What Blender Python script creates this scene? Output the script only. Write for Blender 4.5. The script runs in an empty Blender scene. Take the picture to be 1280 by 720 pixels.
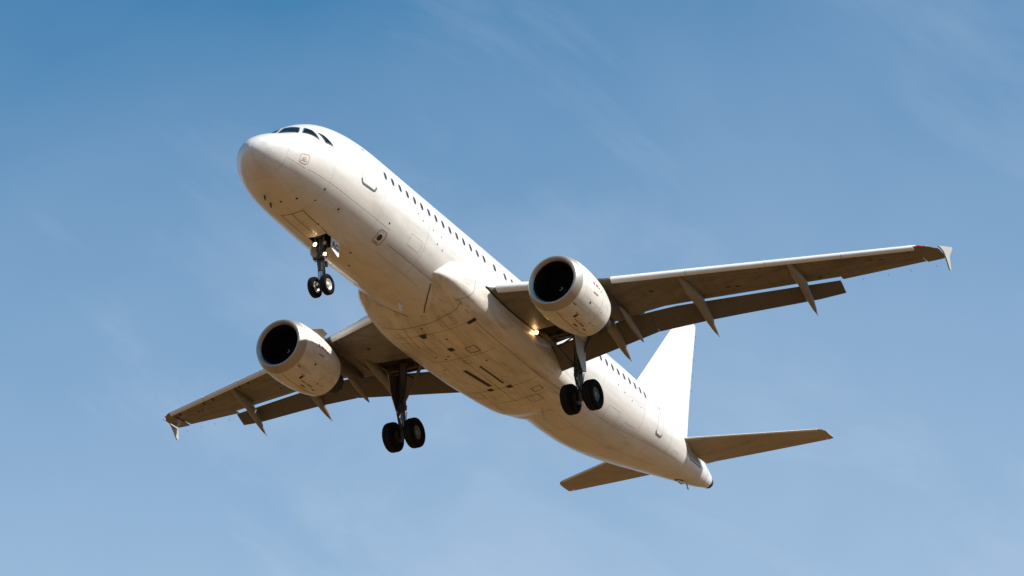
import bpy, math, random
import numpy as np
from mathutils import Matrix, Vector

random.seed(7)
sc = bpy.context.scene
COL = sc.collection
PI = math.pi

# ------------------------------------------------------------------ camera
# Aircraft axes: x aft from the nose, y to starboard, z up (metres).
# RC holds the photograph's right / down / forward directions in those axes.
RC = Matrix(((0.46616087, -0.88469646, 0.00249403),
             (0.39170167, 0.20386459, -0.89722296),
             (0.79326153, 0.41922715, 0.44157077)))
CAM_IN_BODY = Vector((-88.56858, -57.01957, -57.73710))
ELEV = math.radians(22.5)
WC = Matrix(((1, 0, 0), (0, math.sin(ELEV), math.cos(ELEV)), (0, -math.cos(ELEV), math.sin(ELEV))))
M_WB = WC @ RC                                   # aircraft axes -> world axes
CAM_POS = Vector((0, 0, 1.7))
BASE = Vector((17.7, 0, -4.37))                  # the airliner's origin: under the main wheels
ROOT_POS = CAM_POS + M_WB @ (BASE - CAM_IN_BODY)

cam = bpy.data.cameras.new("camera")
cam_o = bpy.data.objects.new("camera", cam)
COL.objects.link(cam_o)
cam_o.matrix_world = Matrix.Translation(CAM_POS) @ Matrix.Rotation(ELEV + PI / 2, 4, 'X')
cam.sensor_width = 36
cam.lens = 4377.045 / 1280 * 36
cam.clip_start = 0.5
cam.clip_end = 60000
sc.camera = cam_o

# ------------------------------------------------------------------ light
SUN_B = Vector((0.05, -math.cos(math.radians(47)), math.sin(math.radians(47)))).normalized()
SUN_W = (M_WB @ SUN_B).normalized()
sun = bpy.data.lights.new("sun", 'SUN')
sun.energy = 4.65
sun.angle = math.radians(0.5)
sun.color = (1.0, 0.92, 0.80)
sun_o = bpy.data.objects.new("sun", sun)
COL.objects.link(sun_o)
sun_o.rotation_euler = SUN_W.to_track_quat('Z', 'Y').to_euler()
sun_o.location = (0, 0, 300)

world = bpy.data.worlds.new("World")
sc.world = world
world.use_nodes = True
nt = world.node_tree
nt.nodes.clear()
def N(tree, kind, **kw):
    n = tree.nodes.new(kind)
    for k, v in kw.items():
        if k in n.bl_rna.properties.keys(): setattr(n, k, v)
        else: n.inputs[k.replace('_', ' ')].default_value = v
    return n
L = nt.links.new
sky = N(nt, 'ShaderNodeTexSky', sky_type='NISHITA', sun_disc=False)
sky.sun_elevation = math.asin(SUN_W.z)
sky.sun_rotation = math.atan2(SUN_W.x, SUN_W.y)
sky.altitude = 100; sky.air_density = 1.0; sky.dust_density = 0.6; sky.ozone_density = 2.0
tc = N(nt, 'ShaderNodeTexCoord')
# thin high cirrus: soft streaks, denser towards the horizon
rot = N(nt, 'ShaderNodeMapping'); rot.inputs['Rotation'].default_value = (0, math.radians(-27), 0)
mp = N(nt, 'ShaderNodeMapping'); mp.inputs['Scale'].default_value = (6.0, 6.0, 17.0); mp.inputs['Location'].default_value = (0.35, 0.2, 0.0)
n1 = N(nt, 'ShaderNodeTexNoise', Scale=1.0, Detail=9.0, Roughness=0.60, Distortion=0.5)
n2 = N(nt, 'ShaderNodeTexNoise', Scale=5.2, Detail=6.0, Roughness=0.55, Distortion=0.4)
r1 = N(nt, 'ShaderNodeMapRange'); r1.inputs['From Min'].default_value = 0.50; r1.inputs['From Max'].default_value = 0.78; r1.inputs['To Max'].default_value = 0.24
sep = N(nt, 'ShaderNodeSeparateXYZ')
rz = N(nt, 'ShaderNodeMapRange'); rz.inputs['From Min'].default_value = 0.48; rz.inputs['From Max'].default_value = 0.26; rz.inputs['To Max'].default_value = 0.62
rx = N(nt, 'ShaderNodeMapRange'); rx.inputs['From Min'].default_value = -0.25; rx.inputs['From Max'].default_value = 0.25; rx.inputs['To Min'].default_value = -0.03; rx.inputs['To Max'].default_value = 0.08
rn = N(nt, 'ShaderNodeMapRange'); rn.inputs['To Min'].default_value = -0.09; rn.inputs['To Max'].default_value = 0.11; rn.inputs['From Min'].default_value = 0.25; rn.inputs['From Max'].default_value = 0.75
ad = N(nt, 'ShaderNodeMath', operation='ADD'); ad2 = N(nt, 'ShaderNodeMath', operation='ADD'); ad3 = N(nt, 'ShaderNodeMath', operation='ADD', use_clamp=True)
mx = N(nt, 'ShaderNodeMix', data_type='RGBA'); mx.inputs[7].default_value = (5.5, 6.6, 8.2, 1)
tint = N(nt, 'ShaderNodeMix', data_type='RGBA', blend_type='MULTIPLY'); tint.inputs[0].default_value = 1.0; tint.inputs[7].default_value = (0.44, 1.15, 1.34, 1)
bg = N(nt, 'ShaderNodeBackground', Strength=0.07)
out = N(nt, 'ShaderNodeOutputWorld')
L(tc.outputs['Generated'], rot.inputs['Vector']); L(rot.outputs[0], mp.inputs['Vector']); L(mp.outputs[0], n1.inputs['Vector']); L(n1.outputs['Fac'], r1.inputs['Value'])
L(tc.outputs['Generated'], n2.inputs['Vector']); L(n2.outputs['Fac'], rn.inputs['Value'])
L(tc.outputs['Generated'], sep.inputs[0]); L(sep.outputs['Z'], rz.inputs['Value']); L(sep.outputs['X'], rx.inputs['Value'])
L(rz.outputs[0], ad.inputs[0]); L(rx.outputs[0], ad.inputs[1]); L(ad.outputs[0], ad2.inputs[0]); L(r1.outputs[0], ad2.inputs[1])
L(ad2.outputs[0], ad3.inputs[0]); L(rn.outputs[0], ad3.inputs[1])
L(sky.outputs[0], tint.inputs[6]); L(tint.outputs[2], mx.inputs[6]); L(ad3.outputs[0], mx.inputs[0])
# added tan band below the visible sky, cuts blue fill on the underside
dz = N(nt, 'ShaderNodeMapRange', interpolation_type='SMOOTHSTEP'); dz.inputs['From Min'].default_value = 0.20; dz.inputs['From Max'].default_value = 0.02; dz.inputs['To Max'].default_value = 0.9
dm = N(nt, 'ShaderNodeMix', data_type='RGBA'); dm.inputs[7].default_value = (3.0, 2.6, 2.2, 1)
L(sep.outputs['Z'], dz.inputs['Value']); L(dz.outputs[0], dm.inputs[0]); L(mx.outputs[2], dm.inputs[6])
L(dm.outputs[2], bg.inputs['Color']); L(bg.outputs[0], out.inputs['Surface'])

sc.view_settings.view_transform = 'Standard'
sc.view_settings.look = 'None'
sc.view_settings.exposure = 0.5
sc.view_settings.gamma = 1.0

# ------------------------------------------------------------------ materials
MATS = {}
def mat(name, col, rough=0.5, metal=0.0, coat=0.0, var=0.0, vscale=2.0, stretch=(1, 1, 1), dirt=None, dirt_amt=0.0, dscale=1.5, bump=0.0, spec=0.5, streak=None):
    m = bpy.data.materials.new(name); m.use_nodes = True
    t = m.node_tree; b = t.nodes['Principled BSDF']
    b.inputs['Roughness'].default_value = rough; b.inputs['Metallic'].default_value = metal
    b.inputs['Coat Weight'].default_value = coat; b.inputs['Coat Roughness'].default_value = 0.12
    b.inputs['Specular IOR Level'].default_value = spec
    c4 = (*col, 1)
    b.inputs['Base Color'].default_value = c4
    if var or dirt or bump:
        tcn = N(t, 'ShaderNodeTexCoord'); mpn = N(t, 'ShaderNodeMapping'); mpn.inputs['Scale'].default_value = stretch
        t.links.new(tcn.outputs['Object'], mpn.inputs['Vector'])
        nz = N(t, 'ShaderNodeTexNoise', Scale=vscale, Detail=6.0, Roughness=0.6)
        t.links.new(mpn.outputs[0], nz.inputs['Vector'])
        mr = N(t, 'ShaderNodeMapRange'); mr.inputs['From Min'].default_value = 0.3; mr.inputs['From Max'].default_value = 0.7
        mr.inputs['To Min'].default_value = 1 - var; mr.inputs['To Max'].default_value = 1 + var * 0.4
        t.links.new(nz.outputs['Fac'], mr.inputs['Value'])
        mul = N(t, 'ShaderNodeMix', data_type='RGBA', blend_type='MULTIPLY'); mul.inputs[0].default_value = 1
        mul.inputs[6].default_value = c4
        t.links.new(mr.outputs[0], mul.inputs[7])
        last = mul.outputs[2]
        if dirt:
            nd = N(t, 'ShaderNodeTexNoise', Scale=dscale, Detail=9.0, Roughness=0.68, Distortion=0.6)
            t.links.new(mpn.outputs[0], nd.inputs['Vector'])
            md = N(t, 'ShaderNodeMapRange'); md.inputs['From Min'].default_value = 0.5; md.inputs['From Max'].default_value = 0.74; md.inputs['To Max'].default_value = dirt_amt
            t.links.new(nd.outputs['Fac'], md.inputs['Value'])
            mm = N(t, 'ShaderNodeMix', data_type='RGBA'); mm.inputs[7].default_value = (*dirt, 1)
            t.links.new(md.outputs[0], mm.inputs[0]); t.links.new(last, mm.inputs[6]); last = mm.outputs[2]
        if streak:                               # fluid and slipstream stains running aft
            sv, sa, scol = streak
            sm = N(t, 'ShaderNodeMapping'); sm.inputs['Scale'].default_value = sv
            t.links.new(tcn.outputs['Object'], sm.inputs['Vector'])
            sn = N(t, 'ShaderNodeTexNoise', Scale=1.0, Detail=5.0, Roughness=0.62)
            t.links.new(sm.outputs[0], sn.inputs['Vector'])
            sr = N(t, 'ShaderNodeMapRange'); sr.inputs['From Min'].default_value = 0.54; sr.inputs['From Max'].default_value = 0.72; sr.inputs['To Max'].default_value = sa
            t.links.new(sn.outputs['Fac'], sr.inputs['Value'])
            sx = N(t, 'ShaderNodeMix', data_type='RGBA'); sx.inputs[7].default_value = (*scol, 1)
            t.links.new(sr.outputs[0], sx.inputs[0]); t.links.new(last, sx.inputs[6]); last = sx.outputs[2]
        t.links.new(last, b.inputs['Base Color'])
        rr = N(t, 'ShaderNodeMapRange'); rr.inputs['To Min'].default_value = max(0.03, rough - 0.1); rr.inputs['To Max'].default_value = min(1, rough + 0.12)
        t.links.new(nz.outputs['Fac'], rr.inputs['Value']); t.links.new(rr.outputs[0], b.inputs['Roughness'])
        if bump:
            bp = N(t, 'ShaderNodeBump', Strength=bump, Distance=0.02)
            t.links.new(nz.outputs['Fac'], bp.inputs['Height']); t.links.new(bp.outputs[0], b.inputs['Normal'])
    MATS[name] = m
    return m
def emit(name, col, s):
    m = bpy.data.materials.new(name); m.use_nodes = True
    b = m.node_tree.nodes['Principled BSDF']
    b.inputs['Base Color'].default_value = (*col, 1); b.inputs['Emission Color'].default_value = (*col, 1); b.inputs['Emission Strength'].default_value = s
    MATS[name] = m; return m

GRIME = (0.22, 0.16, 0.11)
mat('white_paint', (0.80, 0.785, 0.76), 0.30, 0, 0.4, 0.08, 1.0, (0.35, 1, 1), GRIME, 0.24, 1.3, streak=((.22, 3.2, 3.2), .22, (0.34, 0.26, 0.18)))
mat('belly_paint', (0.80, 0.76, 0.70), 0.34, 0, 0.3, 0.18, 1.3, (0.35, 1.3, 1), (0.26, 0.18, 0.11), 0.5, 1.8, streak=((.35, 5.0, 5.0), .55, (0.24, 0.16, 0.09)))
mat('nacelle_paint', (0.80, 0.78, 0.74), 0.36, 0, 0.2, 0.14, 2.0, (0.6, 1, 1), GRIME, 0.28, 2.2, streak=((.8, 6, 6), .25, (0.26, 0.18, 0.11)))
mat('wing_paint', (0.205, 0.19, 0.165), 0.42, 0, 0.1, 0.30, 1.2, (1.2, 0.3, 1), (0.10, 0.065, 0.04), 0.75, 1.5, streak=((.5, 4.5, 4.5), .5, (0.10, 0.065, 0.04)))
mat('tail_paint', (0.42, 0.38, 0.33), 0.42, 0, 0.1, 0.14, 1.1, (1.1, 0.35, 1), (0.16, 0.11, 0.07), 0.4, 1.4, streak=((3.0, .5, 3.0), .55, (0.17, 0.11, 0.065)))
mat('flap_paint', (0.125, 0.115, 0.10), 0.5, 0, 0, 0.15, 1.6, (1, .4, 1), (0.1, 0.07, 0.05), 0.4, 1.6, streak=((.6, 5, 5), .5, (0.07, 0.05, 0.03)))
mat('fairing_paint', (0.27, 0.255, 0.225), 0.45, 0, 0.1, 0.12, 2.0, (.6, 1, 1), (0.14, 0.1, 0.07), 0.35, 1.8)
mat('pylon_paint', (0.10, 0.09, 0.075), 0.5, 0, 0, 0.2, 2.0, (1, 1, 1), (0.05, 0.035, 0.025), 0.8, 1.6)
mat('fence_paint', (0.42, 0.41, 0.39), 0.4)
mat('slat_paint', (0.80, 0.79, 0.77), 0.34, 0, 0.1, 0.06, 2.0, (1, .3, 1), GRIME, 0.15, 2)
mat('door_grey', (0.42, 0.43, 0.43), 0.4, 0, 0.1, 0.06)
mat('plate_white', (0.74, 0.73, 0.70), 0.45)
mat('lip_metal', (0.46, 0.42, 0.37), 0.40, 0.7)
mat('duct_dark', (0.016, 0.015, 0.014), 0.6, spec=0.25)
mat('fan_metal', (0.012, 0.012, 0.013), 0.5, spec=0.3)
mat('exhaust_metal', (0.03, 0.022, 0.017), 0.6, 0.3, 0, 0.25, 3.0)
mat('seam', (0.13, 0.10, 0.08), 0.7)
mat('seam_soft', (0.50, 0.46, 0.40), 0.6)
mat('seam_faint', (0.64, 0.61, 0.57), 0.5)
mat('seam_light', (0.85, 0.84, 0.82), 0.3)
mat('seal_black', (0.012, 0.012, 0.012), 0.6)
mat('bay_dark', (0.035, 0.03, 0.026), 0.8, 0, 0, 0.3, 5)  # near-black base colour puts the shade inside the bays into the material
mat('spar_brown', (0.075, 0.052, 0.036), 0.6, 0, 0, 0.2, 4)
mat('glass', (0.004, 0.008, 0.010), 0.10, 0, 0, spec=0.18)
mat('window_dark', (0.035, 0.035, 0.04), 0.3, spec=0.25)
mat('window_frame', (0.60, 0.60, 0.60), 0.4)
mat('tyre_rubber', (0.007, 0.0065, 0.006), 0.9, 0, 0, 0.3, 8, spec=0.1)
mat('rim_paint', (0.62, 0.60, 0.56), 0.4, 0.2, 0, 0.12, 8, (1, 1, 1), GRIME, 0.35, 6)
mat('brake_dark', (0.035, 0.033, 0.03), 0.55, 0.4)
mat('main_rim', (0.16, 0.155, 0.15), 0.5, 0.3, 0, 0.2, 8)
mat('leg_metal', (0.06, 0.057, 0.053), 0.45, 0.3, 0, 0.2, 6, (1, 1, 1), (0.05, 0.04, 0.03), 0.5, 5)
mat('chrome', (0.42, 0.41, 0.40), 0.3, 1.0)
mat('hose_black', (0.02, 0.02, 0.02), 0.5)
mat('sill_grey', (0.16, 0.165, 0.18), 0.45, 0.3)
mat('red_mark', (0.45, 0.04, 0.03), 0.5)
mat('red_faded', (0.30, 0.13, 0.10), 0.55)
mat('pink_faint', (0.60, 0.47, 0.41), 0.5)
mat('port_dark', (0.09, 0.045, 0.03), 0.5, 0.3)
mat('letter_black', (0.02, 0.02, 0.022), 0.5)
mat('mark_dark', (0.03, 0.025, 0.02), 0.6)
mat('nav_red', (0.6, 0.02, 0.02), 0.15)
mat('nav_green', (0.02, 0.4, 0.1), 0.15)
mat('lens_clear', (0.5, 0.5, 0.5), 0.08, 0.4)
emit('lamp_warm', (1.0, 0.66, 0.34), 4.5)

# ground: dry open country out to the horizon
gm = bpy.data.materials.new('dry_ground'); gm.use_nodes = True
t = gm.node_tree; b = t.nodes['Principled BSDF']; b.inputs['Roughness'].default_value = 0.95; b.inputs['Specular IOR Level'].default_value = 0.1
tcn = N(t, 'ShaderNodeTexCoord')
na = N(t, 'ShaderNodeTexNoise', Scale=0.012, Detail=8.0, Roughness=0.6); nb = N(t, 'ShaderNodeTexNoise', Scale=0.6, Detail=8.0, Roughness=0.7)
cr = N(t, 'ShaderNodeValToRGB'); cr.color_ramp.elements[0].position = 0.32; cr.color_ramp.elements[0].color = (0.085, 0.046, 0.016, 1)
cr.color_ramp.elements[1].position = 0.68; cr.color_ramp.elements[1].color = (0.25, 0.14, 0.052, 1)
mg = N(t, 'ShaderNodeMix', data_type='RGBA', blend_type='MULTIPLY'); mg.inputs[0].default_value = 0.5
t.links.new(tcn.outputs['Object'], na.inputs['Vector']); t.links.new(tcn.outputs['Object'], nb.inputs['Vector'])
t.links.new(na.outputs['Fac'], cr.inputs[0]); t.links.new(cr.outputs[0], mg.inputs[6]); t.links.new(nb.outputs['Fac'], mg.inputs[7]); t.links.new(mg.outputs[2], b.inputs['Base Color'])

# ------------------------------------------------------------------ mesh helpers
def v3(*a): return np.array(a, float)
class MB:
    def __init__(s): s.v = []; s.f = []; s.m = []; s.mats = []
    def mi(s, name):
        if name not in s.mats: s.mats.append(name)
        return s.mats.index(name)
    def add(s, verts, faces, m):
        o = len(s.v); k = s.mi(m)
        s.v += [tuple(float(c) for c in p) for p in verts]
        for f in faces: s.f.append(tuple(i + o for i in f)); s.m.append(k)
    def loft(s, secs, m, closed=True, cap0=True, cap1=True, skip=None):
        n = len(secs[0]); vs = [p for q in secs for p in q]; fs = []
        for i in range(len(secs) - 1):
            for j in range(n if closed else n - 1):
                if skip and skip(i, j): continue
                a = i * n + j; b = i * n + (j + 1) % n
                fs.append((a, b, b + n, a + n))
        if closed and cap0: fs.append(tuple(range(n))[::-1])
        if closed and cap1: fs.append(tuple(range((len(secs) - 1) * n, len(secs) * n)))
        s.add(vs, fs, m)
    def tube(s, path, r, m, n=12, cap=True):
        path = [np.array(p, float) for p in path]
        if not hasattr(r, '__len__'): r = [r] * len(path)
        secs = []; up = None
        for i, p in enumerate(path):
            d = path[min(i + 1, len(path) - 1)] - path[max(i - 1, 0)]; d /= np.linalg.norm(d)
            if up is None:
                up = v3(0, 0, 1) if abs(d[2]) < 0.9 else v3(1, 0, 0)
            u = up - d * (up @ d); u /= np.linalg.norm(u); w = np.cross(d, u); up = u
            secs.append([p + r[i] * (math.cos(2 * PI * k / n) * u + math.sin(2 * PI * k / n) * w) for k in range(n)])
        s.loft(secs, m, True, cap, cap)
    def rod(s, a, b, r, m, n=12):
        s.tube([a, b], r, m, n)
    def box(s, c, size, m, ax=None):
        c = np.array(c, float); A = np.eye(3) if ax is None else np.array(ax, float)
        vs = [c + sum(A[k] * size[k] * 0.5 * sg[k] for k in range(3)) for sg in
              [(-1, -1, -1), (1, -1, -1), (1, 1, -1), (-1, 1, -1), (-1, -1, 1), (1, -1, 1), (1, 1, 1), (-1, 1, 1)]]
        s.add(vs, [(0, 3, 2, 1), (4, 5, 6, 7), (0, 1, 5, 4), (1, 2, 6, 5), (2, 3, 7, 6), (3, 0, 4, 7)], m)
    def lathe(s, prof, c, axis, m, n=48, closed=False):
        c = np.array(c, float); d = np.array(axis, float); d /= np.linalg.norm(d)
        u = np.cross(d, v3(0, 0, 1) if abs(d[2]) < .9 else v3(1, 0, 0)); u /= np.linalg.norm(u); w = np.cross(d, u)
        secs = [[c + d * x + max(r, 1e-4) * (math.cos(2 * PI * k / n) * u + math.sin(2 * PI * k / n) * w) for k in range(n)] for x, r in prof]
        if closed: secs.append(secs[0])
        s.loft(secs, m, True, False, False)
    def prism(s, poly, d, m):
        d = np.array(d, float); n = len(poly); vs = [np.array(p, float) - d / 2 for p in poly] + [np.array(p, float) + d / 2 for p in poly]
        fs = [tuple(range(n))[::-1], tuple(range(n, 2 * n))] + [(i, (i + 1) % n, (i + 1) % n + n, i + n) for i in range(n)]
        s.add(vs, fs, m)
    # things laid on a surface S(u, v) with outward normal
    def strip(s, S, uv, w, m, off=0.004, close=False, sub=6):
        pts = []
        uv = list(uv) + ([uv[0]] if close else [])
        for (a, b) in zip(uv[:-1], uv[1:]):
            for k in range(sub): pts.append((a[0] + (b[0] - a[0]) * k / sub, a[1] + (b[1] - a[1]) * k / sub))
        pts.append(uv[-1])
        P = [S(*q) for q in pts]; Nn = [nrm(S, *q) for q in pts]; vs = []
        for i in range(len(P)):
            T = P[min(i + 1, len(P) - 1)] - P[max(i - 1, 0)]
            if close and i in (0, len(P) - 1): T = P[1] - P[-2]
            sd = np.cross(Nn[i], T); sd /= max(np.linalg.norm(sd), 1e-9)
            vs += [P[i] + Nn[i] * off - sd * w / 2, P[i] + Nn[i] * off + sd * w / 2]
        s.add(vs, [(2 * i, 2 * i + 1, 2 * i + 3, 2 * i + 2) for i in range(len(P) - 1)], m)
    def quadpatch(s, S, q, m, off=0.006, nu=6, nv=6):
        vs = []
        for i in range(nu + 1):
            for j in range(nv + 1):
                a, b = i / nu, j / nv
                uv = [(1 - a) * (1 - b) * q[0][k] + a * (1 - b) * q[1][k] + a * b * q[2][k] + (1 - a) * b * q[3][k] for k in (0, 1)]
                vs.append(S(*uv) + nrm(S, *uv) * off)
        n = nv + 1
        s.add(vs, [(i * n + j, i * n + j + 1, (i + 1) * n + j + 1, (i + 1) * n + j) for i in range(nu) for j in range(nv)], m)
    def blob(s, S, c, du, dv, m, off=0.006, e=2.0, n=16):
        vs = [S(*c) + nrm(S, *c) * off]
        for k in range(n):
            a = 2 * PI * k / n; x, y = math.cos(a), math.sin(a)
            q = (abs(x) ** e + abs(y) ** e) ** (-1 / e)
            uv = (c[0] + du * x * q, c[1] + dv * y * q)
            vs.append(S(*uv) + nrm(S, *uv) * off)
        s.add(vs, [(0, 1 + k, 1 + (k + 1) % n) for k in range(n)], m)
    def build(s, name, parent, angle=35):
        me = bpy.data.meshes.new(name)
        b = np.array(BASE)
        me.from_pydata([tuple(np.array(p) - b) for p in s.v], [], s.f)
        for k in s.mats: me.materials.append(MATS[k])
        me.polygons.foreach_set('material_index', s.m)
        import bmesh
        bm = bmesh.new(); bm.from_mesh(me); bmesh.ops.recalc_face_normals(bm, faces=bm.faces); bm.to_mesh(me); bm.free()
        me.polygons.foreach_set('use_smooth', [True] * len(me.polygons))
        me.set_sharp_from_angle(angle=math.radians(angle))
        me.update()
        o = bpy.data.objects.new(name, me); COL.objects.link(o)
        o.parent = parent
        return o
def nrm(S, u, v):
    h = 1e-3
    n = np.cross(S(u + h, v) - S(u - h, v), S(u, v + h) - S(u, v - h))
    n /= max(np.linalg.norm(n), 1e-12)
    return n * S.sgn
class Surf:
    def __init__(s, f, sgn): s.f = f; s.sgn = sgn
    def __call__(s, u, v): return s.f(u, v)

def pchip(x, xs, ys):
    xs = np.array(xs, float); ys = np.array(ys, float); h = np.diff(xs); d = np.diff(ys) / h; m = np.zeros(len(xs))
    for i in range(1, len(xs) - 1):
        if d[i - 1] * d[i] > 0:
            w1 = 2 * h[i] + h[i - 1]; w2 = h[i] + 2 * h[i - 1]; m[i] = (w1 + w2) / (w1 / d[i - 1] + w2 / d[i])
    m[0] = d[0]; m[-1] = d[-1]
    x = min(max(x, xs[0]), xs[-1]); i = int(np.clip(np.searchsorted(xs, x) - 1, 0, len(xs) - 2)); t = (x - xs[i]) / h[i]
    return (2 * t**3 - 3 * t * t + 1) * ys[i] + (t**3 - 2 * t * t + t) * h[i] * m[i] + (-2 * t**3 + 3 * t * t) * ys[i + 1] + (t**3 - t * t) * h[i] * m[i + 1]
def interp(x, xs, ys): return float(np.interp(x, xs, ys))

# ------------------------------------------------------------------ setting
def make_ground():
    me = bpy.data.meshes.new('ground')
    R = 25000; n = 48
    vs = [(0, 0, 0)] + [(R * math.cos(2 * PI * k / n), R * math.sin(2 * PI * k / n), 0) for k in range(n)]
    me.from_pydata(vs, [], [(0, 1 + k, 1 + (k + 1) % n) for k in range(n)])
    me.materials.append(gm)
    o = bpy.data.objects.new('ground', me); COL.objects.link(o); o['kind'] = 'structure'
make_ground()

# ------------------------------------------------------------------ the airliner
plane = bpy.data.objects.new('airliner', None); COL.objects.link(plane)
plane.empty_display_size = 3
plane.matrix_world = Matrix.Translation(ROOT_POS) @ M_WB.to_4x4()
plane['label'] = 'white twin engine passenger jet flying overhead with landing gear and flaps down'
plane['category'] = 'airliner'

# ---- fuselage
KX = [.09, .125, .2, .36, .64, 1.0, 1.45, 1.75, 2.1, 2.5, 2.9, 3.4, 4.0, 5.0, 6.0, 8, 23.5, 25, 26, 27, 28, 29, 30, 31, 32, 33, 34, 35, 36, 36.8, 37.14, 37.3]
TOP = [-.68, -.54, -.40, -.21, .01, .22, .43, .60, .93, 1.26, 1.49, 1.70, 1.86, 2.02, 2.07, 2.07, 2.07, 2.07, 2.07, 2.07, 2.07, 2.06, 2.05, 2.03, 1.98, 1.92, 1.84, 1.72, 1.58, 1.38, 1.26, 1.10]
BOT = [-.68, -.82, -.96, -1.14, -1.35, -1.53, -1.69, -1.77, -1.84, -1.90, -1.94, -1.98, -2.01, -2.05, -2.07, -2.07, -2.07, -2.01, -1.90, -1.74, -1.55, -1.34, -1.12, -.89, -.66, -.43, -.20, .03, .26, .49, .60, .76]
HW = [0, .15, .31, .53, .80, 1.06, 1.31, 1.44, 1.56, 1.67, 1.74, 1.81, 1.88, 1.94, 1.97, 1.975, 1.975, 1.975, 1.96, 1.91, 1.82, 1.71, 1.57, 1.41, 1.24, 1.06, .89, .71, .53, .35, .27, .16]
ZC = [-.68, -.68, -.67, -.64, -.59, -.53, -.46, -.41, -.35, -.28, -.22, -.15, -.08, -.02, 0, 0, 0, 0, .02, .06, .1, .16, .24, .34, .45, .55, .65, .75, .84, .92, .94, .93]
_fc = {}
def fsec(x):
    k = round(x, 4)
    if k not in _fc: _fc[k] = [pchip(k, KX, K) for K in (HW, TOP, BOT, ZC)]
    return _fc[k]
def fpt(x, deg):                                 # deg from the crown towards port
    hw, tp, bt, zc = fsec(x); a = math.radians(deg); c = math.cos(a)
    return v3(x, -hw * math.sin(a), zc + ((tp - zc) if c > 0 else (zc - bt)) * c)
FUS = Surf(fpt, 1)
_n = nrm(FUS, 15, 90)
if _n[1] > 0: FUS.sgn = -1
def fmir(pts): return [(x, 360 - d) for x, d in pts]

def make_fuselage():
    b = MB()
    xs = [0.09]
    while xs[-1] < 1.0: xs.append(xs[-1] + 0.012 + 0.12 * (xs[-1] - .09))
    xs += list(np.arange(1.15, 4.65, 0.12)) + [4.72, 5.0, 5.3, 5.62] + list(np.arange(5.9, 23.4, 0.5)) + list(np.arange(23.5, 37.0, 0.25)) + [37.08, 37.18, 37.25, 37.3]
    n = 96
    bay = (xs.index(4.72), xs.index(5.62))
    j0, j1 = 45, 51
    b.loft([[fpt(x, 360 * j / n) for j in range(n)] for x in xs], 'white_paint', True, False, True,
           skip=lambda i, j: bay[0] <= i < bay[1] and j0 <= j < j1)
    # nose gear bay (a real recess)
    ring = [fpt(x, d) for x in (4.72,) for d in (168.75, 180, 191.25)]
    lo = [fpt(4.72, 168.75), fpt(5.62, 168.75), fpt(5.62, 191.25), fpt(4.72, 191.25)]
    hi = [p * v3(1, 1, 0) + v3(0, 0, -1.2) for p in lo]
    b.add(lo + hi, [(0, 1, 5, 4), (1, 2, 6, 5), (2, 3, 7, 6), (3, 0, 4, 7), (4, 5, 6, 7)], 'bay_dark')
    # joints between fuselage sections; light strips paint a highlight along the lap joints
    for x, m, w in ((0.98, 'seam_faint', .014), (2.98, 'seam_faint', .012), (6.05, 'seam_faint', .012), (9.2, 'seam_soft', .014), (23.4, 'seam_soft', .014), (27.2, 'seam_soft', .014), (30.6, 'seam_soft', .016), (33.2, 'seam_soft', .014), (36.2, 'seam', .018)):
        b.strip(FUS, [(x, d) for d in range(20, 341, 10)], w, m, 0.003, sub=2)
    for pts, m, w in (([(1.85, 117.6), (4.4, 123), (7.0, 123.4)], 'seam_light', .025), ([(0.4, 129.3), (3.2, 148.7)], 'seam_light', .02),
                      ([(7.28, 136.8), (10.6, 137)], 'seam', .016), ([(1.0, 112), (1.75, 118)], 'seam_light', .03),
                      ([(7.1, 150), (10.2, 151)], 'seam_soft', .014), ([(22.4, 140), (33, 128)], 'seam_soft', .016), ([(22.2, 165), (31, 160)], 'seam_soft', .014),
                      ([(5.7, 160), (9.8, 160)], 'seam_light', .03)):
        b.strip(FUS, pts, w, m, 0.003, sub=20)
        b.strip(FUS, fmir(pts), w, m, 0.003, sub=20)
    # small access panels
    for (x, d, l, a) in ((4.09, 139.8, .16, 2.6), (24.8, 128, .5, 9), (26.4, 133, .5, 8), (29.4, 140, .7, 10), (31.6, 122, .35, 6), (8.6, 118, .4, 6)):
        q = [(x - l, d - a), (x + l, d - a), (x + l, d + a), (x - l, d + a)]
        b.strip(FUS, q, .012, 'seam_soft', 0.003, close=True)
    # nose gear door outlines (closed forward doors)
    b.strip(FUS, [(3.0, 166), (4.72, 168)], .025, 'seam', 0.004, sub=10); b.strip(FUS, [(3.0, 194), (4.72, 192)], .025, 'seam', 0.004, sub=10)
    b.strip(FUS, [(3.0, 166), (3.0, 194)], .025, 'seam', 0.004, sub=8); b.strip(FUS, [(3.0, 180), (4.72, 180)], .02, 'seam', 0.004, sub=10)
    # drain holes, static ports and rivet-sized fittings
    for (x, d, r) in ((2.95, 130.2, .045), (2.36, 159.3, .05), (2.96, 147, .035), (2.19, 178.4, .05), (4.09, 139.8, .05), (6.77, 118.8, .04), (4.06, 166.5, .04), (6.38, 168.8, .045), (7.17, 183.7, .045),
                      (8.39, 88, .03), (8.75, 91.5, .03), (9.51, 92.7, .028), (10.12, 92.6, .028), (24.6, 92, .03), (25.2, 95, .03), (26.8, 97, .025), (36.3, 100, .05), (36.6, 125, .04)):
        b.blob(FUS, (x, d), r, r * 29, 'mark_dark', 0.005, n=10)
    # red no-step strokes on the flank
    for (x, d) in ((9.9, 103), (10.3, 105), (29.1, 79), (25.9, 98)):
        b.blob(FUS, (x, d), .04, .9, 'red_mark', 0.005, n=8)
    return b.build('fuselage', plane, 40)
fus = make_fuselage()

def on_fus(name, fn):
    b = MB(); fn(b); return b.build(name, fus, 40)
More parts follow.
